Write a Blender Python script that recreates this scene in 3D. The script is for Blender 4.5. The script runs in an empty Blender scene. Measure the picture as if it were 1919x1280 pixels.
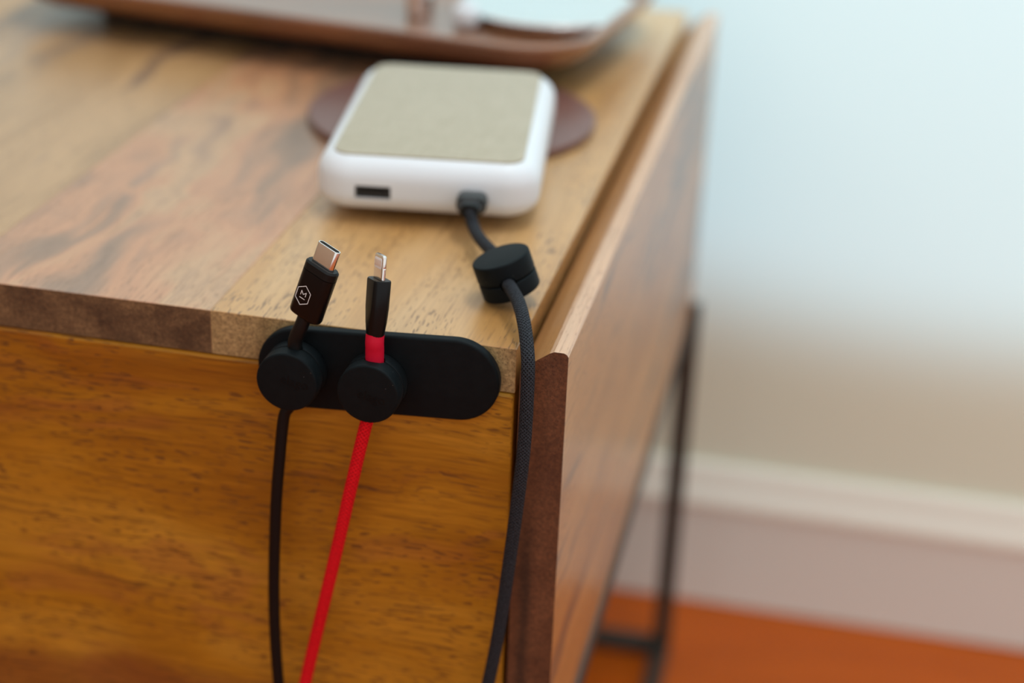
import bpy, bmesh, math, random
from mathutils import Vector, Matrix, noise
random.seed(7)
sc = bpy.context.scene
COL = sc.collection
PI = math.pi
# all coordinates below: x right, y away from the camera, z up, metres, table top at z = 0;
# the floor is at z = -HF and everything is lifted by HF at the end so that the floor is world zero
HF = 0.406
XL = -0.47
V = Vector

# ------------------------------------------------------------------ camera
cam = bpy.data.objects.new('camera', bpy.data.cameras.new('camera'))
COL.objects.link(cam)
cam.data.sensor_width = 36.0
cam.data.lens = 59.88
cam.data.clip_start = 0.01
cam.location = (0.08978, -0.46084, 0.22354)
cam.rotation_euler = (1.13059, -0.037401, 0.214263)
cam.data.dof.use_dof = True
cam.data.dof.focus_distance = 0.509
cam.data.dof.aperture_fstop = 4.6
sc.camera = cam

# ------------------------------------------------------------------ world, lamps, exposure
world = bpy.data.worlds.new('world')
sc.world = world
world.use_nodes = True
bg = world.node_tree.nodes['Background']
bg.inputs['Color'].default_value = (0.97, 0.98, 0.98, 1)
bg.inputs['Strength'].default_value = 0.90

def area_light(name, loc, target, size, size_y, power, color, spread=180):
    d = bpy.data.lights.new(name, 'AREA')
    d.shape = 'RECTANGLE'; d.size = size; d.size_y = size_y
    d.energy = power; d.color = color; d.spread = math.radians(spread)
    o = bpy.data.objects.new(name, d); COL.objects.link(o)
    o.location = loc
    o.rotation_euler = (V(target) - V(loc)).to_track_quat('-Z', 'Y').to_euler()
    return o
# cool beam of daylight that falls on the upper part of the back wall
def spot_light(name, loc, target, angle, blend, radius, power, color):
    d = bpy.data.lights.new(name, 'SPOT')
    d.energy = power; d.color = color; d.spot_size = math.radians(angle); d.spot_blend = blend; d.shadow_soft_size = radius
    o = bpy.data.objects.new(name, d); COL.objects.link(o)
    o.location = loc
    o.rotation_euler = (V(target) - V(loc)).to_track_quat('-Z', 'Y').to_euler()
    return o
spot_light('daylight_beam', (0.80, -1.20, 1.80), (0.45, 0.5, 1.30), 66.1, 0.061, 0.02, 310, (0.36, 0.64, 1.00))
# soft daylight from above and behind
area_light('overhead_daylight', (0.20, 0.31, 1.70), (0.10, 0.28, 0.0), 1.2, 0.36, 15, (0.93, 0.97, 1.0))
sc.view_settings.view_transform = 'Standard'
sc.view_settings.look = 'None'
sc.view_settings.gamma = 1.0
sc.view_settings.exposure = 0.14
sc.view_settings.use_curve_mapping = False

# ------------------------------------------------------------------ materials
class NT:
    def __init__(s, name):
        s.m = bpy.data.materials.new(name); s.m.use_nodes = True
        s.t = s.m.node_tree; s.b = s.t.nodes['Principled BSDF']
    def n(s, typ, **kw):
        nd = s.t.nodes.new(typ)
        for k, v in kw.items(): setattr(nd, k, v)
        return nd
    def link(s, a, b): s.t.links.new(a, b)
    def val(s, sock, v):
        if hasattr(v, 'is_output'): s.link(v, sock)
        else: sock.default_value = v
    def math(s, op, a, b=0.0, c=None):
        nd = s.n('ShaderNodeMath', operation=op)
        s.val(nd.inputs[0], a); s.val(nd.inputs[1], b)
        if c is not None: s.val(nd.inputs[2], c)
        return nd.outputs[0]
    def noise(s, vec, scale, detail=2.0, rough=0.5, dist=0.0):
        nd = s.n('ShaderNodeTexNoise')
        s.link(vec, nd.inputs['Vector'])
        nd.inputs['Scale'].default_value = scale; nd.inputs['Detail'].default_value = detail
        nd.inputs['Roughness'].default_value = rough; nd.inputs['Distortion'].default_value = dist
        return nd
    def mapping(s, vec, loc=(0, 0, 0), rot=(0, 0, 0), scale=(1, 1, 1)):
        nd = s.n('ShaderNodeMapping')
        s.link(vec, nd.inputs['Vector'])
        nd.inputs['Location'].default_value = loc; nd.inputs['Rotation'].default_value = rot; nd.inputs['Scale'].default_value = scale
        return nd.outputs[0]
    def ramp(s, fac, stops):
        nd = s.n('ShaderNodeValToRGB')
        s.link(fac, nd.inputs[0])
        e = nd.color_ramp.elements
        while len(e) < len(stops): e.new(0.5)
        for el, (p, c) in zip(e, stops):
            el.position = p; el.color = tuple(c) + (1,) if len(c) == 3 else c
        return nd.outputs[0]
    def mix(s, fac, a, b, blend='MIX'):
        nd = s.n('ShaderNodeMix', data_type='RGBA', blend_type=blend)
        s.val(nd.inputs[0], fac)
        for sock, v in ((nd.inputs[6], a), (nd.inputs[7], b)):
            if hasattr(v, 'is_output'): s.link(v, sock)
            else: sock.default_value = tuple(v) + (1,)
        return nd.outputs[2]
    def smooth(s, v, lo, hi):
        nd = s.n('ShaderNodeMapRange', interpolation_type='SMOOTHSTEP')
        s.link(v, nd.inputs[0]); nd.inputs[1].default_value = lo; nd.inputs[2].default_value = hi
        return nd.outputs[0]
    def bump(s, h, strength, dist):
        nd = s.n('ShaderNodeBump')
        nd.inputs['Strength'].default_value = strength; nd.inputs['Distance'].default_value = dist
        s.link(h, nd.inputs['Height']); s.link(nd.outputs[0], s.b.inputs['Normal'])
    def set(s, **kw):
        for k, v in kw.items(): s.b.inputs[k.replace('_', ' ')].default_value = v

def plain(name, color, rough=0.5, metal=0.0, spec=0.5, coat=0.0, coat_rough=0.2, sheen=0.0):
    k = NT(name)
    k.set(Base_Color=tuple(color) + (1,), Roughness=rough, Metallic=metal)
    k.b.inputs['Specular IOR Level'].default_value = spec
    k.b.inputs['Coat Weight'].default_value = coat; k.b.inputs['Coat Roughness'].default_value = coat_rough
    k.b.inputs['Sheen Weight'].default_value = sheen
    return k.m

def wood(name, stops, axis='y', seed=0, pores=0.6, figure=0.25, streak=0.5, streak_col=(0.12, 0.075, 0.05), rough=0.36,
         coat=0.35, band=None, broad=1.0, spec=0.5, fiber=0.35, streak_lo=0.60, lines=0.25, coat_rough=0.30, pore_col=(0.16, 0.075, 0.025)):
    """Long-grain face of a board: stops colour the broad figure, short dark pores and fibres run along the axis."""
    k = NT(name)
    tc = k.n('ShaderNodeTexCoord').outputs['Object']
    rot = {'x': (0, 0, 0), 'y': (0, 0, -PI / 2), 'z': (0, PI / 2, 0)}[axis]
    p = k.mapping(tc, rot=rot)                                   # grain now runs along local X
    p = k.mapping(p, loc=(seed * 1.37, seed * 0.71, seed * 0.53))
    w = k.noise(k.mapping(p, scale=(0.55, 1, 1)), 22, 2, 0.5)    # wandering grain
    off = k.n('ShaderNodeVectorMath', operation='SUBTRACT'); k.link(w.outputs['Color'], off.inputs[0]); off.inputs[1].default_value = (.5, .5, .5)
    sc_ = k.n('ShaderNodeVectorMath', operation='SCALE'); k.link(off.outputs[0], sc_.inputs[0]); sc_.inputs['Scale'].default_value = 0.055 * figure
    ad = k.n('ShaderNodeVectorMath', operation='ADD'); k.link(p, ad.inputs[0]); k.link(sc_.outputs[0], ad.inputs[1])
    q = ad.outputs[0]
    b1 = k.noise(k.mapping(q, scale=(0.16, 1, 1)), 30 * broad, 3, 0.55, 0.4)
    base = k.ramp(b1.outputs[0], stops)
    st = k.noise(k.mapping(q, loc=(3, 1, 2), scale=(0.10, 1, 1)), 52, 2, 0.6, 0.3)
    base = k.mix(k.math('MULTIPLY', k.smooth(st.outputs[0], streak_lo, streak_lo + 0.12), streak), base, streak_col)
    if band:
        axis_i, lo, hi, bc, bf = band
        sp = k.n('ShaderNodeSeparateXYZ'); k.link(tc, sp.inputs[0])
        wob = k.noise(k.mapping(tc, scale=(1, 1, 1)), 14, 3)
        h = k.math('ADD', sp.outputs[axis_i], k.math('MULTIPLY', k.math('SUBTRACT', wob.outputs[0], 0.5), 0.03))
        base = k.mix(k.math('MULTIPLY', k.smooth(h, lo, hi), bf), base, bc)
    s2 = k.n('ShaderNodeVectorMath', operation='SCALE'); k.link(off.outputs[0], s2.inputs[0]); s2.inputs['Scale'].default_value = 0.010 * figure
    ad2 = k.n('ShaderNodeVectorMath', operation='ADD'); k.link(p, ad2.inputs[0]); k.link(s2.outputs[0], ad2.inputs[1])
    q = ad2.outputs[0]                                            # fibres and pores stay nearly straight
    ln = k.noise(k.mapping(q, loc=(5, 2, 1), scale=(0.045, 1, 1)), 560, 2, 0.5)
    base = k.mix(k.math('MULTIPLY', k.smooth(ln.outputs[0], 0.58, 0.70), lines), base, pore_col)
    fb = k.noise(k.mapping(q, scale=(0.035, 1, 1)), 900, 3, 0.65)
    base = k.mix(fiber, base, k.ramp(fb.outputs[0], [(0.3, (0.55, 0.5, 0.45)), (0.7, (1.12, 1.1, 1.08))]), 'MULTIPLY')
    pn = k.noise(k.mapping(q, loc=(0.3, 0.2, 0), scale=(0.13, 1, 1)), 1500, 0, 0.5)
    pd = k.noise(k.mapping(q, scale=(0.4, 1, 1)), 60, 2)
    pf = k.math('MULTIPLY', k.smooth(pn.outputs[0], 0.63, 0.69), k.smooth(pd.outputs[0], 0.32, 0.55))
    base = k.mix(k.math('MULTIPLY', pf, pores), base, pore_col)
    k.link(base, k.b.inputs['Base Color'])
    k.set(Roughness=rough)
    k.b.inputs['Specular IOR Level'].default_value = spec
    k.b.inputs['Coat Weight'].default_value = coat; k.b.inputs['Coat Roughness'].default_value = coat_rough
    hgt = k.math('SUBTRACT', k.math('MULTIPLY', fb.outputs[0], 0.25), k.math('MULTIPLY', pf, 0.6))
    k.bump(hgt, 0.35, 0.0003)
    return k.m

def end_grain(name, a, b, speck, seed=0, stain=None):
    k = NT(name)
    tc = k.n('ShaderNodeTexCoord').outputs['Object']
    p = k.mapping(tc, loc=(seed, seed * .3, seed * .7))
    n1 = k.noise(p, 45, 4, 0.6, 0.5)
    base = k.ramp(n1.outputs[0], [(0.35, a), (0.65, b)])
    n2 = k.noise(p, 2200, 1, 0.5)
    base = k.mix(k.math('MULTIPLY', k.smooth(n2.outputs[0], 0.57, 0.68), 0.5), base, speck)
    if stain:
        sp = k.n('ShaderNodeSeparateXYZ'); k.link(tc, sp.inputs[0])
        wb = k.math('MULTIPLY', k.math('SUBTRACT', k.noise(k.mapping(tc, scale=(1, 1, 0.25)), 60, 3).outputs[0], 0.5), 0.006)
        d = k.math('ABSOLUTE', k.math('SUBTRACT', k.math('ADD', sp.outputs[0], wb), stain[0]))
        m = k.math('MULTIPLY', k.math('SUBTRACT', 1.0, k.smooth(d, 0.0, stain[1])), k.math('SUBTRACT', 1.0, k.smooth(sp.outputs[2], stain[2], stain[3])))
        base = k.mix(k.math('MULTIPLY', m, 0.8), base, (0.03, 0.014, 0.007))
    n3 = k.noise(p, 900, 2, 0.6)
    base = k.mix(0.60, base, k.ramp(n3.outputs[0], [(0.38, (0.55, 0.5, 0.45)), (0.66, (1.3, 1.25, 1.2))]), 'MULTIPLY')
    k.link(base, k.b.inputs['Base Color'])
    k.set(Roughness=0.6)
    k.bump(n2.outputs[0], 0.3, 0.0003)
    return k.m

def rubber(name, col, dust=0.0):
    k = NT(name)
    tc = k.n('ShaderNodeTexCoord').outputs['Object']
    n = k.noise(tc, 260, 3, 0.6)
    c = k.ramp(n.outputs[0], [(0.3, tuple(x * 0.85 for x in col)), (0.7, tuple(x * 1.15 for x in col))])
    if dust:
        v = k.n('ShaderNodeTexVoronoi', feature='F1'); k.link(tc, v.inputs['Vector']); v.inputs['Scale'].default_value = 420
        s = k.math('LESS_THAN', v.outputs['Distance'], 0.085)
        patch = k.smooth(k.noise(tc, 95, 2).outputs[0], 0.54, 0.70)
        c = k.mix(k.math('MULTIPLY', k.math('MULTIPLY', s, patch), dust), c, (0.30, 0.28, 0.26))
    k.link(c, k.b.inputs['Base Color'])
    k.set(Roughness=0.55)
    k.b.inputs['Specular IOR Level'].default_value = 0.10
    k.b.inputs['Sheen Weight'].default_value = 0.012; k.b.inputs['Sheen Roughness'].default_value = 0.4
    n2 = k.noise(tc, 2600, 1)
    k.bump(n2.outputs[0], 0.12, 0.0002)
    return k.m

def braid(name, dark, light, around, per_m, strength=0.6):
    k = NT(name)
    uv = k.n('ShaderNodeUVMap').outputs[0]
    sp = k.n('ShaderNodeSeparateXYZ'); k.link(uv, sp.inputs[0])
    u = k.math('MULTIPLY', sp.outputs[0], around * 2 * PI); v = k.math('MULTIPLY', sp.outputs[1], per_m * 2 * PI)
    s1 = k.math('SINE', k.math('ADD', u, v)); s2 = k.math('SINE', k.math('SUBTRACT', u, v))
    h = k.math('MAXIMUM', s1, s2)
    tcn = k.noise(k.n('ShaderNodeTexCoord').outputs['Object'], 1800, 1)
    hh = k.math('ADD', k.math('MULTIPLY', h, 0.35), tcn.outputs[0])
    c = k.ramp(hh, [(0.35, dark), (0.95, light)])
    k.link(c, k.b.inputs['Base Color']); k.set(Roughness=0.7)
    k.b.inputs['Specular IOR Level'].default_value = 0.15
    k.bump(h, strength, 0.0003)
    return k.m

HONEY = [(0.25, (0.40, 0.18, 0.042)), (0.45, (0.52, 0.28, 0.095)), (0.72, (0.58, 0.36, 0.17))]
PINK = [(0.27, (0.17, 0.11, 0.075)), (0.42, (0.30, 0.17, 0.10)), (0.52, (0.50, 0.24, 0.12)), (0.60, (0.50, 0.29, 0.15)), (0.75, (0.33, 0.19, 0.115))]
TAN = [(0.28, (0.19, 0.105, 0.05)), (0.45, (0.40, 0.225, 0.095)), (0.72, (0.50, 0.29, 0.13))]
M = {}
M['plank0'] = wood('wood_honey', HONEY, 'y', 1.0, pores=0.8, streak=0.15)
M['plank1'] = wood('wood_pinkish', PINK, 'y', 4.3, pores=0.35, streak=0.55, figure=0.9, streak_col=(0.19, 0.13, 0.10))
M['plank2'] = wood('wood_tan', TAN, 'y', 8.1, pores=0.4, streak=0.75, streak_lo=0.54, figure=0.4, streak_col=(0.17, 0.105, 0.075))
M['plank3'] = wood('wood_tan_pale', TAN, 'y', 12.7, pores=0.4, streak=0.6, streak_lo=0.54, figure=0.4, streak_col=(0.16, 0.12, 0.10))
M['end0'] = end_grain('end_grain_olive', (0.29, 0.20, 0.08), (0.48, 0.34, 0.155), (0.05, 0.03, 0.015), 1)
M['end1'] = end_grain('end_grain_brown', (0.075, 0.040, 0.017), (0.23, 0.140, 0.062), (0.04, 0.02, 0.01), 5)
M['end2'] = end_grain('end_grain_mid', (0.16, 0.085, 0.035), (0.24, 0.13, 0.06), (0.06, 0.03, 0.015), 9)
M['end_red'] = end_grain('end_grain_reddish', (0.095, 0.034, 0.013), (0.175, 0.070, 0.028), (0.035, 0.014, 0.008), 3, (XL / -2 + 0.0055, 0.0035, HF - 0.085, HF - 0.035))
SIDE = [(0.28, (0.34, 0.14, 0.035)), (0.5, (0.46, 0.205, 0.055)), (0.72, (0.52, 0.25, 0.075))]
M['side'] = wood('wood_side', SIDE, 'y', 21.3, pores=0.5, streak=0.75, figure=0.5, streak_lo=0.55, rough=0.5, coat=0.55, coat_rough=0.20)
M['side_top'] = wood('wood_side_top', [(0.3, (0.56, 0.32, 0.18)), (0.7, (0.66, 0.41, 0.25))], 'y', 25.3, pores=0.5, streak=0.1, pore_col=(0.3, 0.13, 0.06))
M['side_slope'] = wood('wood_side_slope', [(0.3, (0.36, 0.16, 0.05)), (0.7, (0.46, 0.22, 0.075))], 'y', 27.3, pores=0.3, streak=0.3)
DRAW = [(0.28, (0.29, 0.102, 0.005)), (0.5, (0.42, 0.178, 0.010)), (0.72, (0.53, 0.255, 0.025))]
M['drawer'] = wood('wood_drawer', DRAW, 'x', 33.6, pores=0.75, streak=0.35, figure=1.1, fiber=0.6, streak_lo=0.56, lines=0.42, streak_col=(0.33, 0.105, 0.03), rough=0.5, coat=0.0, spec=0.2, broad=0.8,
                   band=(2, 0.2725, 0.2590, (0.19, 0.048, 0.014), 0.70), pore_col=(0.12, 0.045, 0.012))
M['inner'] = plain('wood_hidden', (0.16, 0.08, 0.03), 0.7)
M['steel'] = plain('dark_steel', (0.05, 0.044, 0.036), 0.42, 0.3, spec=0.3)
M['rubber'] = rubber('black_silicone', (0.0040, 0.0064, 0.0076), 0.0)
M['rubber_clip'] = rubber('black_silicone_dusty', (0.0040, 0.0064, 0.0076), 0.8)
M['rubber_text'] = plain('embossed_black', (0.003, 0.0036, 0.004), 0.5, spec=0.12)
M['plug_black'] = plain('black_plastic', (0.0035, 0.0038, 0.0042), 0.33, spec=0.2)
M['plug_black2'] = plain('black_plastic_satin', (0.006, 0.0065, 0.0065), 0.42, spec=0.2)
M['cord_black'] = plain('black_cord', (0.0035, 0.0038, 0.0042), 0.45, spec=0.2)
M['metal'] = plain('plated_steel', (0.80, 0.77, 0.74), 0.16, 1.0)
M['dark_hole'] = plain('dark_socket', (0.006, 0.006, 0.006), 0.5)
M['contact_frame'] = plain('white_insulator', (0.78, 0.74, 0.72), 0.35)
M['contact'] = plain('gold_contact', (0.78, 0.52, 0.30), 0.3, 1.0)
M['plug_grey'] = plain('grey_plug_plastic', (0.045, 0.050, 0.050), 0.5, spec=0.3)
M['white_print'] = plain('white_print', (0.80, 0.80, 0.80), 0.6)
M['red_rubber'] = plain('red_rubber', (0.55, 0.005, 0.030), 0.5, spec=0.2)
M['red_braid'] = braid('red_braid', (0.46, 0.002, 0.006), (0.85, 0.007, 0.016), 8, 700)
M['black_braid'] = braid('charcoal_braid', (0.003, 0.0035, 0.0045), (0.040, 0.044, 0.053), 11, 900)
M['bank_white'] = plain('white_plastic', (0.70, 0.725, 0.75), 0.42, spec=0.4)
def fabric():
    k = NT('beige_linen')
    tc = k.n('ShaderNodeTexCoord').outputs['Object']
    a = k.noise(k.mapping(tc, scale=(1, 0.08, 1)), 1400, 2); b = k.noise(k.mapping(tc, scale=(0.08, 1, 1)), 1400, 2)
    h = k.math('ADD', a.outputs[0], b.outputs[0])
    c = k.ramp(k.math('MULTIPLY', h, 0.5), [(0.3, (0.33, 0.29, 0.20)), (0.7, (0.45, 0.40, 0.30))])
    k.link(c, k.b.inputs['Base Color']); k.set(Roughness=0.85); k.b.inputs['Sheen Weight'].default_value = 0.2
    k.bump(h, 0.5, 0.0004)
    return k.m
M['linen'] = fabric()
M['leather'] = rubber('brown_leather', (0.15, 0.062, 0.048)); M['leather'].node_tree.nodes['Principled BSDF'].inputs['Roughness'].default_value = 0.36; M['leather'].node_tree.nodes['Principled BSDF'].inputs['Specular IOR Level'].default_value = 0.7
M['leather_edge'] = plain('leather_edge', (0.10, 0.026, 0.012), 0.6)
M['walnut'] = wood('walnut_tray', [(0.3, (0.15, 0.050, 0.014)), (0.5, (0.24, 0.080, 0.022)), (0.7, (0.29, 0.105, 0.032))], 'x', 51.0, pores=0.3, streak=0.3, rough=0.30, coat=1.0)
M['tray_felt'] = plain('tray_underside', (0.012, 0.010, 0.009), 0.9)
M['chrome'] = plain('polished_steel', (0.92, 0.92, 0.92), 0.14, 1.0)
M['wall'] = plain('wall_paint', (0.745, 0.80, 0.65), 0.75)
M['wall_tan'] = plain('added_wall_tan', (0.50, 0.36, 0.24), 0.75)  # for the added left wall, tan for what the plugs mirror
M['skirting'] = plain('white_gloss_paint', (0.74, 0.75, 0.69), 0.4)
M['skirting_cap'] = plain('white_gloss_paint_cap', (0.80, 0.80, 0.70), 0.4)
M['floor'] = wood('floor_wood', [(0.3, (0.42, 0.075, 0.003)), (0.5, (0.56, 0.105, 0.004)), (0.7, (0.62, 0.135, 0.008))], 'x', 71.0, pores=0.2, streak=0.3,
                  streak_col=(0.2, 0.06, 0.02), rough=0.38, coat=0.06, broad=0.5, spec=0.15)

# ------------------------------------------------------------------ geometry helpers
def obj(name, verts, faces, mats, parent=None, smooth=True, fmat=None, uvs=None, loc=None):
    """One mesh object; verts are given in table coordinates and re-based on loc or on the parent's place."""
    base = V(loc) if loc is not None else (parent['_w'] if parent is not None else V((0, 0, 0)))
    base = V(base)
    me = bpy.data.meshes.new(name)
    me.from_pydata([tuple(V(v) - base) for v in verts], [], faces)
    for m in (mats if isinstance(mats, (list, tuple)) else [mats]): me.materials.append(m)
    if fmat: me.polygons.foreach_set('material_index', fmat)
    if uvs:
        l = me.uv_layers.new(name='UVMap')
        for i, uv in enumerate(uvs): l.data[i].uv = uv
    bm = bmesh.new(); bm.from_mesh(me); bmesh.ops.recalc_face_normals(bm, faces=bm.faces); bm.to_mesh(me); bm.free()
    me.shade_smooth() if smooth else me.shade_flat()
    if smooth:
        try: me.set_sharp_from_angle(angle=math.radians(38))
        except Exception: pass
    o = bpy.data.objects.new(name, me); COL.objects.link(o)
    if parent is not None:
        o.parent = parent; o.location = base - V(parent['_w'])
    else: o.location = base
    o['_w'] = base
    return o

def empty(name, loc, parent=None):
    o = bpy.data.objects.new(name, None); COL.objects.link(o)
    o.empty_display_size = 0.01
    o['_w'] = V(loc)
    if parent is not None: o.parent = parent; o.location = V(loc) - V(parent['_w'])
    else: o.location = V(loc)
    return o

def tag(o, label, cat, group=None):
    o['label'] = label; o['category'] = cat
    if group: o['group'] = group
    return o

def loft(rings, cap0=True, cap1=True, closed_loop=False):
    n = len(rings[0]); vs = [p for r in rings for p in r]; fs = []
    R = len(rings)
    for i in range(R if closed_loop else R - 1):
        a = i * n; b = ((i + 1) % R) * n
        for j in range(n):
            k = (j + 1) % n
            fs.append((a + j, a + k, b + k, b + j))
    if not closed_loop:
        if cap0: fs.append(tuple(range(n - 1, -1, -1)))
        if cap1: fs.append(tuple((R - 1) * n + j for j in range(n)))
    return vs, fs

def rrect(hw, hh, r, n=8):
    r = max(min(r, hw, hh), 1e-6); pts = []
    for cx, cy, a0 in ((hw - r, hh - r, 0), (-hw + r, hh - r, PI / 2), (-hw + r, -hh + r, PI), (hw - r, -hh + r, 1.5 * PI)):
        for i in range(n + 1):
            a = a0 + PI / 2 * i / n
            pts.append((cx + r * math.cos(a), cy + r * math.sin(a)))
    return pts

class Frame:
    def __init__(s, o, X, Y=None, Z=None):
        s.o = V(o); s.X = V(X).normalized()
        if Z is None: s.Y = V(Y).normalized(); s.Z = s.X.cross(s.Y).normalized(); s.Y = s.Z.cross(s.X)
        else: s.Z = V(Z).normalized(); s.Y = s.Z.cross(s.X).normalized(); s.X = s.Y.cross(s.Z)
    def __call__(s, x, y, z): return s.o + s.X * x + s.Y * y + s.Z * z
    def ring(s, pts, z): return [s(x, y, z) for x, y in pts]

def rounded_slab(fr, hw, hh, r, z0, z1, e0, e1, n=8, m=4):
    """rounded-rectangle plate from z0 to z1 with rounded edges of radius e0 (bottom) and e1 (top)."""
    rings = []
    for i in range(m + 1):
        a = PI / 2 * i / m; ins = e0 * (1 - math.sin(a))
        rings.append(fr.ring(rrect(hw - ins, hh - ins, r - ins, n), z0 + e0 * (1 - math.cos(a))))
    for i in range(m + 1):
        a = PI / 2 * i / m; ins = e1 * (1 - math.cos(a))
        rings.append(fr.ring(rrect(hw - ins, hh - ins, r - ins, n), z1 - e1 * (1 - math.sin(a))))
    return loft(rings)

def lathe(fr, prof, seg=48, cap0=True, cap1=True):
    return loft([[fr(r * math.cos(2 * PI * i / seg), r * math.sin(2 * PI * i / seg), z) for i in range(seg)] for r, z in prof], cap0, cap1)

def disc_profile(r, z0, z1, e, m=4):
    p = [(r - e + e * math.sin(PI / 2 * i / m), z0 + e - e * math.cos(PI / 2 * i / m)) for i in range(m + 1)]
    p += [(r - e + e * math.cos(PI / 2 * i / m), z1 - e + e * math.sin(PI / 2 * i / m)) for i in range(m + 1)]
    return p

def box(x0, x1, y0, y1, z0, z1, e=0.0006):
    fr = Frame(((x0 + x1) / 2, (y0 + y1) / 2, 0), (1, 0, 0), Z=(0, 0, 1))
    hw, hh = (x1 - x0) / 2, (y1 - y0) / 2
    return loft([fr.ring(rrect(hw - e, hh - e, e, 2), z0), fr.ring(rrect(hw, hh, e, 2), z0 + e), fr.ring(rrect(hw, hh, e, 2), z1 - e), fr.ring(rrect(hw - e, hh - e, e, 2), z1)])

def spline(pts, sub=10):
    P = [V(p) for p in pts]; P = [P[0] * 2 - P[1]] + P + [P[-1] * 2 - P[-2]]
    out = []
    for i in range(1, len(P) - 2):
        a, b, c, d = P[i - 1:i + 3]
        for j in range(sub):
            t = j / sub
            out.append(0.5 * ((2 * b) + (c - a) * t + (2 * a - 5 * b + 4 * c - d) * t * t + (3 * b - a - 3 * c + d) * t ** 3))
    out.append(P[-2]); return out

def tube(pts, r, seg=16, sub=10, flat=1.0, up=(0, -1, 0)):
    """swept round (or flattened) cord with UVs: u around, v along in metres; r may be a function of the fraction along."""
    S = spline(pts, sub); n = len(S); rings = []; L = [0.0]
    for i in range(1, n): L.append(L[-1] + (S[i] - S[i - 1]).length)
    nv = V(up)
    for i in range(n):
        t = (S[min(i + 1, n - 1)] - S[max(i - 1, 0)]).normalized()
        nv = (nv - t * nv.dot(t)).normalized(); bv = t.cross(nv)
        rr = r(L[i] / L[-1]) if callable(r) else r
        rings.append([S[i] + nv * (rr * flat * math.cos(2 * PI * j / seg)) + bv * (rr * math.sin(2 * PI * j / seg)) for j in range(seg)])
    vs, fs = loft(rings)
    uvs = []
    for i in range(n - 1):
        for j in range(seg):
            u0, u1 = j / seg, (j + 1) / seg
            uvs += [(u0, L[i]), (u1, L[i]), (u1, L[i + 1]), (u0, L[i + 1])]
    uvs += [(0, 0)] * (2 * seg)
    return vs, fs, uvs, S

def tube_obj(name, pts, r, mat, parent, **kw):
    vs, fs, uvs, S = tube(pts, r, **kw)
    base = parent['_w']; base = V(base)
    me = bpy.data.meshes.new(name)
    me.from_pydata([tuple(v - base) for v in vs], [], fs)
    me.materials.append(mat)
    l = me.uv_layers.new(name='UVMap')
    l.data.foreach_set('uv', [c for uv in uvs for c in uv])
    me.shade_smooth()
    try: me.set_sharp_from_angle(angle=math.radians(60))
    except Exception: pass
    o = bpy.data.objects.new(name, me); COL.objects.link(o); o.parent = parent; o['_w'] = base
    return o

def cut(o, cutters):
    """boolean-subtract temporary meshes (verts, faces in table coordinates) from o, keep the result as plain mesh."""
    for vs, fs in cutters:
        c = obj('cutter', vs, fs, o.data.materials[0], loc=(0, 0, 0), smooth=False)
        c.location = (0, 0, 0)
        bpy.context.view_layer.update()
        md = o.modifiers.new('cut', 'BOOLEAN'); md.object = c; md.operation = 'DIFFERENCE'; md.solver = 'EXACT'
        bpy.context.view_layer.update()
        dg = bpy.context.evaluated_depsgraph_get()
        me = bpy.data.meshes.new_from_object(o.evaluated_get(dg))
        o.modifiers.clear(); old = o.data; o.data = me; me.name = old.name + '_cut'
        bpy.data.objects.remove(c)
    o.data.shade_smooth(); o.data.set_sharp_from_angle(angle=math.radians(38))
    return o

def text_mesh(body, size, fr, depth=0.0001):
    cu = bpy.data.curves.new('t', 'FONT'); cu.body = body; cu.size = size; cu.align_x = 'CENTER'; cu.align_y = 'CENTER'; cu.extrude = depth; cu.resolution_u = 3
    to = bpy.data.objects.new('t', cu); COL.objects.link(to)
    bpy.context.view_layer.update()
    me = bpy.data.meshes.new_from_object(to.evaluated_get(bpy.context.evaluated_depsgraph_get()))
    vs = [fr(*v.co) for v in me.vertices]; fs = [tuple(p.vertices) for p in me.polygons]
    bpy.data.objects.remove(to); bpy.data.meshes.remove(me); bpy.data.curves.remove(cu)
    return vs, fs

def structure(o): o['kind'] = 'structure'; return o

# ------------------------------------------------------------------ the room
YW = 0.503
structure(obj('floor', *box(-5.0, 5.0, -5.0, YW + 0.06, -HF - 0.05, -HF, 0.001), M['floor'], loc=(0, 0, -HF)))
structure(obj('added_wall_left', *box(-2.5, -2.4, -5.0, YW - 0.001, -HF - 0.05, 1.9, 0.001), M['wall_tan'], loc=(-2.4, -2.0, -HF)))  # unseen wall, added so the metal plugs reflect tan instead of white
structure(obj('wall_back', *box(-5.0, 5.0, YW, YW + 0.10, -HF - 0.05, 1.9, 0.001), M['wall'], loc=(0, YW, -HF)))
def extrude_x(prof, x0, x1):
    r = [[(x0, y, z) for y, z in prof], [(x1, y, z) for y, z in prof]]
    return loft(r)
bb = structure(empty('baseboard_back', (0, YW, -HF)))
obj('board', *extrude_x([(YW - 0.0005, -HF + 0.0005), (YW - 0.0095, -HF + 0.0005), (YW - 0.0095, -0.3335), (YW - 0.0005, -0.3335)], -5.0, 5.0), M['skirting'], bb, smooth=False)
cap = [(YW - 0.0005, -0.3335)] + [(YW - 0.0110, -0.3335), (YW - 0.0120, -0.3315), (YW - 0.0115, -0.3285), (YW - 0.0090, -0.3230), (YW - 0.0065, -0.3150), (YW - 0.0045, -0.3075), (YW - 0.0030, -0.3058), (YW - 0.0005, -0.3055)]
obj('moulding', *extrude_x(cap, -5.0, 5.0), M['skirting_cap'], bb, smooth=False)

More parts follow.
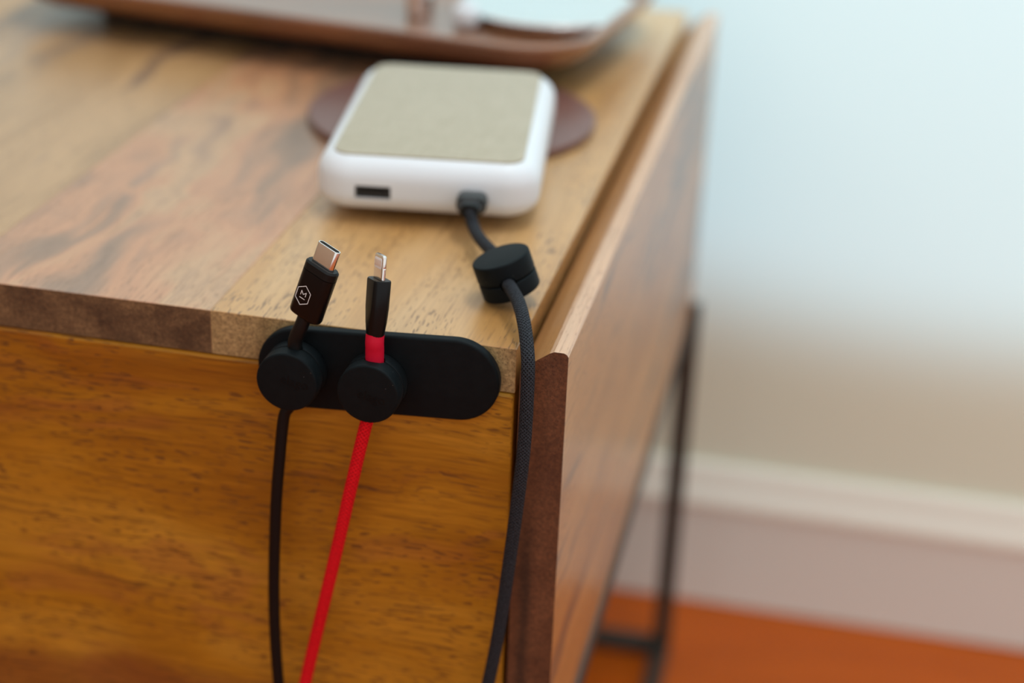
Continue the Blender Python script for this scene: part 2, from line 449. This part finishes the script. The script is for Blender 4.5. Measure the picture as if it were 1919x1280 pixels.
# ------------------------------------------------------------------ the nightstand
D = 0.434; HS = 0.1655; W = 0.0157; T = 0.0152
XL = -0.47
ns = tag(empty('nightstand', (XL / 2, D / 2, -HF)), 'honey coloured plank-topped wooden nightstand on a dark steel frame', 'nightstand')
top = empty('top_panel', (XL / 2, D / 2, -T), ns)
edges = [-0.0005, -0.0995, -0.1905, -0.2340, -0.3280, XL]
pm = [('plank0', 'end0'), ('plank1', 'end1'), ('plank2', 'end2'), ('plank3', 'end1'), ('plank0', 'end0')]
for i in range(5):
    x1, x0 = edges[i], edges[i + 1]
    jit = 0.00002 * ((i * 7) % 3 - 1)
    g = 0.000015
    vs, fs = box(x0 + g, x1 - g, 0.0, D, -T, jit, 0.0002)
    fr_mat = []
    for f in fs:
        nrm = (V(vs[f[1]]) - V(vs[f[0]])).cross(V(vs[f[2]]) - V(vs[f[0]])).normalized()
        fr_mat.append(1 if abs(nrm.y) > 0.8 else 0)
    o = obj('plank', vs, fs, [M[pm[i][0]], M[pm[i][1]]], top, fmat=fr_mat, smooth=False)
# side panels, profile in x-z swept along y
def side_panel(mirror=False):
    prof = [(0.0009, -HS), (0.0009, -0.0078), (0.0014, -0.0070), (0.0054, -0.0033), (0.0098, -0.0001), (0.0112, 0.0006), (0.0142, 0.0006), (0.0152, 0.0001), (W, -0.0007), (W, -HS)]
    if mirror: prof = [(XL - x, z) for x, z in prof]
    n = len(prof)
    rings = [[(x, y, z) for x, z in prof] for y in (0.0, D)]
    vs, fs = loft(rings)
    fm = []
    for f in fs:
        if len(f) > 4: fm.append(1); continue
        zs = [vs[i][2] for i in f]; xs = [abs(vs[i][0] - (XL if mirror else 0)) for i in f]
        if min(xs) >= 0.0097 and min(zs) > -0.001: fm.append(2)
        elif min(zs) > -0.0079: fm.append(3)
        else: fm.append(0)
    return obj('side_panel', vs, fs, [M['side'], M['end_red'], M['side_top'], M['side_slope']], ns, fmat=fm, smooth=False)
side_panel(); side_panel(True)
dr = obj('drawer', *box(XL + 0.0012, -0.0008, -0.0010, 0.018, -HS + 0.004, -T - 0.0004, 0.0007), M['drawer'], ns)
obj('drawer_box', *box(XL + 0.010, -0.010, 0.0185, D - 0.03, -HS + 0.008, -0.05, 0.0006), M['inner'], dr, smooth=False)
obj('bottom_panel', *box(XL + 0.0002, 0.0005, 0.019, D - 0.002, -HS, -HS + 0.006, 0.0005), M['inner'], ns, smooth=False)
obj('back_panel', *box(XL + 0.0002, 0.0005, D - 0.010, D - 0.001, -HS + 0.007, -T - 0.0004, 0.0005), M['inner'], ns, smooth=False)
tb = 0.0105
for xx in (XL - W - 0.0055, W - tb + 0.0055):
    for yy in (0.0, D - tb):
        obj('leg', *box(xx, xx + tb, yy, yy + tb, -HF + 0.0002, -HS - 0.0002, 0.0006), M['steel'], ns)
    ri = xx + (0.0045 if xx < -0.2 else -0.0045)
    obj('top_rail', *box(ri, ri + tb, tb, D - tb, -HS - tb - 0.0002, -HS - 0.0002, 0.0006), M['steel'], ns)
    obj('floor_rail', *box(xx, xx + tb, tb, D - tb, -HF + 0.0002, -HF + tb, 0.0006), M['steel'], ns)
for yy in (0.0, D - tb):
    obj('cross_rail', *box(XL - W - 0.0055 + tb, W - tb + 0.0055, yy, yy + tb, -HF + 0.0002, -HF + tb, 0.0006), M['steel'], ns)

# ------------------------------------------------------------------ walnut tray
R8 = math.radians(-8)
TX, TY = V((math.cos(R8), math.sin(R8), 0)), V((-math.sin(R8), math.cos(R8), 0))
def tl(lx, ly, z=0.0): return TX * lx + TY * ly + V((0, 0, z))
thw, thh = 0.149, 0.0820
tc_ = tl(-0.062 - thw, 0.2360 + thh)
tray = tag(empty('serving_tray', tc_), 'dark walnut tray with rounded corners and raised rim behind the power bank', 'tray')
fr = Frame(tc_, TX, Z=(0, 0, 1))
def tring(ins, z, r=0.034): return fr.ring(rrect(thw - ins, thh - ins, max(r - ins * 0.8, 0.008), 10), z)
DZ = 0.0065
rings = [tring(i_, z_ + DZ) for i_, z_ in ((0.030, 0.0020), (0.020, 0.0024), (0.011, 0.0048), (0.004, 0.0092), (0.0008, 0.0145), (0.0, 0.0172), (0.0006, 0.0183), (0.0025, 0.0187),
         (0.0042, 0.0181), (0.0055, 0.0160), (0.0085, 0.0105), (0.013, 0.0074), (0.019, 0.0064))]
tv, tf = loft(rings); nr = len(rings[0])
obj('tray_body', tv, tf, [M['walnut'], M['tray_felt']], tray, fmat=[1 if max(f) < 3 * nr else 0 for f in tf])
foot = fr.ring(rrect(thw - 0.036, thh - 0.036, 0.01, 10), 0.0002), fr.ring(rrect(thw - 0.036, thh - 0.036, 0.01, 10), 0.0020 + DZ)
obj('base_pad', *loft(foot), M['tray_felt'], tray)

# polished dish and slim bottle on the tray
ZT = 0.0066 + DZ
dc = V((-0.0600, 0.3520, ZT))
dish = tag(empty('steel_dish', dc), 'flat shiny silver dish on the walnut tray at the top edge of the photo', 'dish')
fd = Frame(dc, (1, 0, 0), Z=(0, 0, 1))
prof = [(0.036, 0.0002), (0.0395, 0.0006), (0.0425, 0.0022), (0.0440, 0.0044), (0.0441, 0.0054), (0.0436, 0.0060), (0.0420, 0.0061), (0.0400, 0.0058), (0.0300, 0.0055), (0.0100, 0.0053)]
obj('bowl', *lathe(fd, prof, 72), M['chrome'], dish)
jc = V((-0.0935, 0.3150, ZT))
jar = tag(empty('small_pot', jc), 'small bright round pot on the tray just left of the flat silver dish', 'pot')
fj = Frame(jc, (1, 0, 0), Z=(0, 0, 1))
obj('pot', *lathe(fj, [(0.0035, 0.0002), (0.0055, 0.0008), (0.0066, 0.0035), (0.0066, 0.0060), (0.0060, 0.0078)], 36), M['bank_white'], jar)
obj('lid', *lathe(fj, [(0.0061, 0.0079), (0.0062, 0.0084), (0.0050, 0.0100), (0.0018, 0.0110), (0.0014, 0.0120), (0.0018, 0.0130), (0.0009, 0.0138)], 36), M['bank_white'], jar)
bc = V((-0.1195, 0.3270, ZT))
bt = tag(empty('slim_bottle', bc), 'slim silvery upright bottle on the tray left of the small bright pot', 'bottle')
fb_ = Frame(bc, (1, 0, 0), Z=(0, 0, 1))
obj('body', *lathe(fb_, disc_profile(0.0068, 0.0002, 0.060, 0.001), 40), M['chrome'], bt)
obj('cap', *lathe(fb_, disc_profile(0.0055, 0.0602, 0.075, 0.001), 40), M['plug_black2'], bt)

# ------------------------------------------------------------------ leather coaster
cc = V((-0.0740, 0.2120, 0.0))
coaster = tag(empty('leather_coaster', cc), 'round reddish-brown leather coaster under the white power bank', 'coaster')
fc = Frame(cc, (1, 0, 0), Z=(0, 0, 1))
obj('pad', *lathe(fc, disc_profile(0.0605, 0.0002, 0.0042, 0.0008), 96), M['leather'], coaster)

# ------------------------------------------------------------------ power bank
RB = math.radians(8)
BX, BY = V((math.cos(RB), math.sin(RB), 0)), V((-math.sin(RB), math.cos(RB), 0))
bhw, bhh, bh, bz = 0.0398, 0.0630, 0.0202, 0.0043
bfront = V((-0.0533, 0.0885, 0))
bcen = bfront + BY * bhh + V((0, 0, bz))
bank = tag(empty('power_bank', bcen), 'white power bank with beige fabric top lying on a leather coaster', 'power bank')
fB = Frame(bcen, BX, Z=(0, 0, 1))
shell = obj('shell', *rounded_slab(fB, bhw + 0.0004, bhh, 0.0135, 0.0, bh, 0.0070, 0.0088, 10, 8), M['bank_white'], bank)
obj('fabric_panel', *rounded_slab(Frame(fB(0, 0.0, 0), BX, Z=(0, 0, 1)), bhw - 0.0056, bhh - 0.0058, 0.0068, bh - 0.0012, bh + 0.0002, 0.0001, 0.0002, 8, 3), M['linen'], bank)
# usb-a socket in the front face, usb-c socket with the cable's plug
fF = Frame(fB(0, -bhh, 0), BX, Z=-BY)           # local x along the front, y up... z out of the face
def fx(x, z, out): return fB(x, -bhh - out, z)
ux, uz = -0.0186, 0.0080
cut(shell, [box_ for box_ in [loft([[fx(ux + dx, uz + dz, o) for dx, dz in ((-0.0064, -0.0024), (0.0064, -0.0024), (0.0064, 0.0024), (-0.0064, 0.0024))] for o in (-0.008, 0.002)])]])
obj('usb_socket', *loft([[fx(ux + dx, uz + dz, o) for dx, dz in ((-0.0063, -0.0023), (0.0063, -0.0023), (0.0063, 0.0023), (-0.0063, 0.0023))] for o in (-0.0075, -0.0012)]), M['dark_hole'], bank, smooth=False)
obj('socket_tongue', *loft([[fx(ux + dx, uz + dz, o) for dx, dz in ((-0.005, 0.0), (0.005, 0.0), (0.005, 0.0013), (-0.005, 0.0013))] for o in (-0.0014, -0.0007)]), M['plug_black2'], bank, smooth=False)

# ------------------------------------------------------------------ clip on the table, its frame first (the cord runs through it)
CA = V((-0.335, -0.055, 0.94)).normalized()
cC = V((-0.0116, 0.0345, 0.0093))
# ------------------------------------------------------------------ braided charging cable
px_, pz_ = 0.0171, 0.0078
p0 = fx(px_, pz_, 0.0002)
cable = tag(empty('charging_cable', (p0.x, p0.y, 0.0)), 'charcoal braided cable from the power bank hanging over the nightstand corner', 'cable')
fP = Frame(p0, BX, Z=-BY)
# plug overmould: rounded block, lighter tip, grey collar
obj('plug', *loft([fP.ring(rrect(a, b, min(a, b) * 0.8, 6), z) for a, b, z in ((0.0050, 0.0029, 0.0), (0.0054, 0.0033, 0.0006), (0.0054, 0.0033, 0.0055), (0.0050, 0.0031, 0.0062))]), M['plug_grey'], cable)
obj('collar', *loft([fP.ring(rrect(a, b, min(a, b) * 0.9, 6), z) for a, b, z in ((0.0044, 0.0029, 0.0062), (0.0046, 0.0031, 0.0068), (0.0040, 0.0028, 0.0105), (0.0030, 0.0025, 0.0125))]), M['plug_black'], cable)
CR = 0.00215
pe = fP(0, 0, 0.0110)
g1 = CA.cross(V((1, 0, 0.35))).normalized()          # groove direction roughly along y
if g1.y > 0: g1 = -g1
gd = (g1 + V((0.30, 0, 0)));  gd = (gd - CA * gd.dot(CA)).normalized()
gc = cC
pts = [pe, V((-0.0326, 0.0765, 0.0078)), V((-0.0270, 0.0640, 0.0082)), gc - gd * 0.0150 + V((-0.0016, 0.000, -0.0002)), gc - gd * 0.0075, gc + gd * 0.0075,
       V((-0.0072, 0.0225, 0.0095)), V((-0.0034, 0.0150, 0.0088)), V((0.0002, 0.0060, 0.0066)), V((0.0031, -0.0020, 0.0022)), V((0.0046, -0.0065, -0.0045)),
       V((0.0050, -0.0090, -0.0240)), V((0.0044, -0.0100, -0.0397)), V((0.0021, -0.0100, -0.0693)), V((-0.0004, -0.0100, -0.0962)), V((-0.0033, -0.0100, -0.1179)), V((-0.0075, -0.0100, -0.1420)),
       V((-0.0110, -0.0120, -0.1750)), V((-0.0100, -0.0160, -0.2300)), V((0.0, -0.0260, -0.3100)), V((0.006, -0.045, -0.375)), V((0.02, -0.075, -HF + 0.0026)), V((0.06, -0.11, -HF + 0.0024))]
tube_obj('cord', pts, CR, M['black_braid'], cable, seg=20, sub=10)

# ------------------------------------------------------------------ magnetic clips
def clip(center, axis, groove, r_cord, up_hint, text_dir, text_off, t_rear=0.0050, t_front=0.0060, r=0.0097, label='', group=None, cord_pts=None):
    """two stacked magnetic discs that pinch a cord; center lies on the parting plane, axis points to the lettered face."""
    axis = V(axis).normalized()
    root = tag(empty('cable_clip', center - axis * t_rear), label, 'cable clip')
    root['group'] = group
    f = Frame(center, V(groove).normalized(), Z=axis)
    rear = obj('rear_disc', *lathe(f, disc_profile(r, -t_rear, -0.00015, 0.0006), 64), M['rubber_clip'], root)
    front = obj('front_disc', *lathe(f, disc_profile(r, 0.00015, t_front, 0.0007), 64), M['rubber_clip'], root)
    seg = 20; rc = r_cord + 0.00025
    a = [[f(s * 0.02, rc * 1.15 * math.cos(2 * PI * j / seg), rc * math.sin(2 * PI * j / seg)) for j in range(seg)] for s in (-1, 1)]
    cut(rear, [loft(a)]); cut(front, [loft(a)])
    ft = Frame(center + axis * (t_front + 0.00002) + V(text_off), V(text_dir), Z=axis)
    obj('embossed_lettering', *text_mesh('elago', 0.0044, ft, 0.00006), M['rubber_text'], front)
    return root
GRP = 'black magnetic cable clips'
clip(cC, CA, gd, CR, None, (0.93, 0.30, 0.35), (0.0018, 0.0012, 0.0006), 0.0058, 0.0068, 0.0096, 'black round clip lying tilted on the table top, around the braided cord')
for o in [o for o in COL.objects if o.name.startswith('cable_clip')]: o['group'] = GRP

# ------------------------------------------------------------------ pill-shaped holder on the front
slope = math.radians(3.4)
PXv = V((math.cos(slope), 0, math.sin(slope)))
pc = V((-0.0435, -0.0013, -0.0127))
fp = Frame(pc, PXv, Z=(0, -1, 0))
hold = obj('cable_holder', *rounded_slab(fp, 0.0390, 0.0137, 0.0137, 0.0, 0.0034, 0.0003, 0.0009, 16, 5), M['rubber'], loc=pc)
tag(hold, 'long black pill-shaped rubber cable holder stuck on the nightstand front', 'cable holder')
YP = -0.0013 - 0.0034
t_r, t_f = 0.0048, 0.0060
ym = YP - t_r - 0.0001
cl = V((-0.0692, ym, -0.0138)); cr = V((-0.0432, ym, -0.0142))

# ------------------------------------------------------------------ thin black usb-c cable
ua = V((0.3066, 0.0671, 0.9495)).normalized(); uw = V((0.8868, -0.3833, -0.2582)); uw = (uw - ua * uw.dot(ua)).normalized(); ut = uw.cross(ua)   # ut: normal of the broad face towards the camera
if ut.y > 0: ut = -ut
u_base = V((-0.0648, ym - 0.0001, 0.0065))
usb = tag(empty('usb_c_cable', (-0.0690, ym, -0.0135)), 'thin black cable with a metal oval plug and hexagon logo, held by left clip', 'cable')
fU = Frame(u_base, uw, Z=ua)
def uring(a, b, z, n=8, p=0.95): return fU.ring(rrect(a, b, b * p, n), z)
hw_, hb_ = 0.0058, 0.0029
obj('plug_body', *loft([uring(hw_ - 0.0012, hb_ - 0.0010, 0.0), uring(hw_ - 0.0003, hb_ - 0.0003, 0.0005), uring(hw_, hb_, 0.0013), uring(hw_, hb_, 0.0152)]), M['plug_black'], usb)
obj('plug_collar', *loft([uring(hw_ - 0.00015, hb_ - 0.00015, 0.01525), uring(hw_, hb_, 0.0154), uring(hw_, hb_, 0.0176), uring(hw_ - 0.0005, hb_ - 0.0005, 0.0182)]), M['plug_black2'], usb)
sw, sb = 0.00417, 0.00122
z0, z1 = 0.0183, 0.0246
mt = obj('metal_shell', *loft([uring(sw, sb, z0, 8, 1), uring(sw, sb, z1 - 0.0002, 8, 1), uring(sw - 0.0001, sb - 0.0001, z1, 8, 1), uring(sw - 0.0004, sb - 0.0004, z1, 8, 1), uring(sw - 0.0004, sb - 0.0004, z1 - 0.0035, 8, 1)]), M['metal'], usb)
obj('shell_inside', *loft([uring(sw - 0.00045, sb - 0.00045, z1 - 0.0033, 8, 1), uring(sw - 0.00045, sb - 0.00045, z1 - 0.0011, 8, 1)]), M['dark_hole'], usb)
# hexagon logo printed on the broad face
def strip(a, b, w_, fr_, z=0.0):
    a = V((a[0], a[1])); b = V((b[0], b[1])); d = (b - a).normalized(); n = V((-d.y, d.x)) * w_ / 2; a = a - d * w_ * 0.3; b = b + d * w_ * 0.3
    q = [a + n, b + n, b - n, a - n]
    r0 = [fr_(p.x, p.y, z) for p in q]; r1 = [fr_(p.x, p.y, z + 0.00003) for p in q]
    return loft([r0, r1])
def strips(lst, w_, fr_):
    VS, FS = [], []
    for a, b in lst:
        v, f = strip(a, b, w_, fr_); k = len(VS); VS += v; FS += [tuple(i + k for i in q) for q in f]
    return VS, FS
fL = Frame(u_base + ua * 0.0074 - uw * 0.0014 + ut * (hb_ + 0.00001), uw, Z=ut)
hexp = [(0.0029 * math.sin(PI / 3 * i), 0.0032 * math.cos(PI / 3 * i)) for i in range(6)]
sgn = 1 if fL.Y.dot(ua) > 0 else -1
def lg(pts): return [((a[0], a[1] * sgn), (b[0], b[1] * sgn)) for a, b in pts]
hx = strips(lg([(hexp[i], hexp[(i + 1) % 6]) for i in range(6)]), 0.00020, fL)
mk = strips(lg([((-0.00095, -0.0001), (-0.00095, 0.00125)), ((-0.00095, 0.00125), (0.0, 0.0003)), ((0.0, 0.0003), (0.00095, 0.00125)), ((0.00095, 0.00125), (0.00095, -0.0001)), ((-0.0010, -0.0010), (0.0010, -0.0010))]), 0.00020, fL)
k = len(hx[0]); obj('hexagon_logo', hx[0] + mk[0], hx[1] + [tuple(i + k for i in f) for f in mk[1]], M['white_print'], usb, smooth=False)['label'] = 'white hexagon outline around an underlined letter M'
gl = V((-0.10, 0, -1)).normalized()                       # left groove direction (downwards)
tube_obj('strain_relief', [u_base + ua * 0.0012, u_base - ua * 0.0035 + V((-0.0002, 0, 0)), cl - gl * 0.0125, cl - gl * 0.0086], 0.00225, M['plug_black2'], usb, seg=20, sub=6)
tube_obj('cord', [cl - gl * 0.0090, cl - gl * 0.004, cl + gl * 0.005, cl + gl * 0.011, V((-0.0722, ym - 0.0004, -0.0290)), V((-0.0737, -0.0108, -0.0440)), V((-0.0751, -0.0112, -0.0611)), V((-0.0763, -0.0115, -0.0877)), V((-0.0764, -0.0118, -0.1090)), V((-0.0755, -0.0120, -0.1304)),
         V((-0.0735, -0.0115, -0.1600)), V((-0.0690, -0.0150, -0.2300)), V((-0.066, -0.028, -0.320)), V((-0.068, -0.042, -0.380)), V((-0.078, -0.070, -HF + 0.0024)), V((-0.10, -0.10, -HF + 0.0021))], 0.00190, M['cord_black'], usb, seg=16, sub=8)
clip(cl, (0, -1, 0), gl, 0.00190, None, (0.985, 0, -0.17), (0.0026, 0, 0.0004), t_r, t_f, 0.0098, 'left black round clip on the holder, pinching the thin black cable')

# ------------------------------------------------------------------ red braided cable with the narrow flat plug
la = V((0.0108, 0.2050, 0.9787)).normalized(); lw = V((0.6450, -0.7500, 0.1440)); lw = (lw - la * lw.dot(la)).normalized()
red = tag(empty('red_cable', (cr.x, cr.y, cr.z)), 'red braided cable with a small flat metal plug, held by the right clip', 'cable')
l_base = V((-0.0426, ym, 0.0030))
fR = Frame(l_base, lw, Z=la)
def lring(a, b, z, n=8, p=0.7): return fR.ring(rrect(a, b, b * p, n), z)
obj('plug_body', *loft([lring(0.0028, 0.0026, 0.0, p=1), lring(0.0030, 0.0027, 0.0010, p=1), lring(0.0036, 0.0029, 0.0045, p=0.9), lring(0.0041, 0.0029, 0.0090, p=0.8), lring(0.0043, 0.0028, 0.0174, p=0.75), lring(0.0041, 0.0026, 0.0178, p=0.75)]), M['plug_black'], red)
zb = 0.0179
tab = obj('metal_tab', *loft([lring(0.00330, 0.00072, zb, p=0.95), lring(0.00330, 0.00072, zb + 0.0066, p=0.95), lring(0.0031, 0.00066, zb + 0.0072, p=0.95), lring(0.0026, 0.0005, zb + 0.0075, p=0.95)]), M['metal'], red)
cut(tab, [loft([[fR(sx * 0.0036 + 0.00045 * math.cos(a * PI / 6), yy, zb + 0.0037 + 0.00055 * math.sin(a * PI / 6)) for a in range(12)] for yy in (-0.002, 0.002)]) for sx in (-1, 1)])
lt = lw.cross(la)
if lt.y > 0: lt = -lt
if lt.x > 0 and False: lt = -lt
fT = Frame(l_base + la * (zb + 0.0049) + lt * 0.00073, lw, Z=lt)
cf = obj('contact_frame', *rounded_slab(fT, 0.00255, 0.00165, 0.0007, -0.00001, 0.00005, 0.00001, 0.00001, 5, 2), M['contact_frame'], red)
for i in range(8):
    x = (i - 3.5) * 0.00058
    obj('contact', *rounded_slab(Frame(fT(x, 0, 0), lw, Z=lt), 0.00010, 0.0010, 0.00008, 0.00005, 0.00008, 0.00001, 0.00001, 3, 1), M['contact'], cf)
gr = V((-0.06, 0, -1)).normalized()
tube_obj('strain_relief', [l_base + la * 0.0006, l_base - la * 0.002, l_base - la * 0.0045 + V((0, 0.0008, 0)), cr - gr * 0.0080], 0.00285, M['red_rubber'], red, seg=24, sub=6)
tube_obj('cord', [cr - gr * 0.0082, cr - gr * 0.003, cr + gr * 0.005, cr + gr * 0.0105, V((-0.0453, ym - 0.0003, -0.0275)), V((-0.0501, -0.0110, -0.0511)), V((-0.0540, -0.0115, -0.0710)), V((-0.0581, -0.0118, -0.0908)), V((-0.0660, -0.0120, -0.1286)),
         V((-0.0705, -0.0190, -0.1600)), V((-0.0820, -0.0290, -0.2300)), V((-0.092, -0.036, -0.320)), V((-0.098, -0.046, -0.380)), V((-0.112, -0.076, -HF + 0.0024)), V((-0.14, -0.10, -HF + 0.0022))], 0.00205, M['red_braid'], red, seg=20, sub=8, flat=0.8)
clip(cr, (0, -1, 0), gr, 0.00262, None, (0.985, 0, -0.17), (0.0012, 0, -0.0008), t_r, t_f, 0.0098, 'right black round clip on the holder, pinching the red cable')
for o in list(COL.objects):
    if o.name.startswith('cable_clip'): o['group'] = GRP

# ------------------------------------------------------------------ lift everything so that the floor is at world zero
for o in list(COL.objects):
    if o.parent is None: o.location.z += HF
    if '_w' in o: del o['_w']
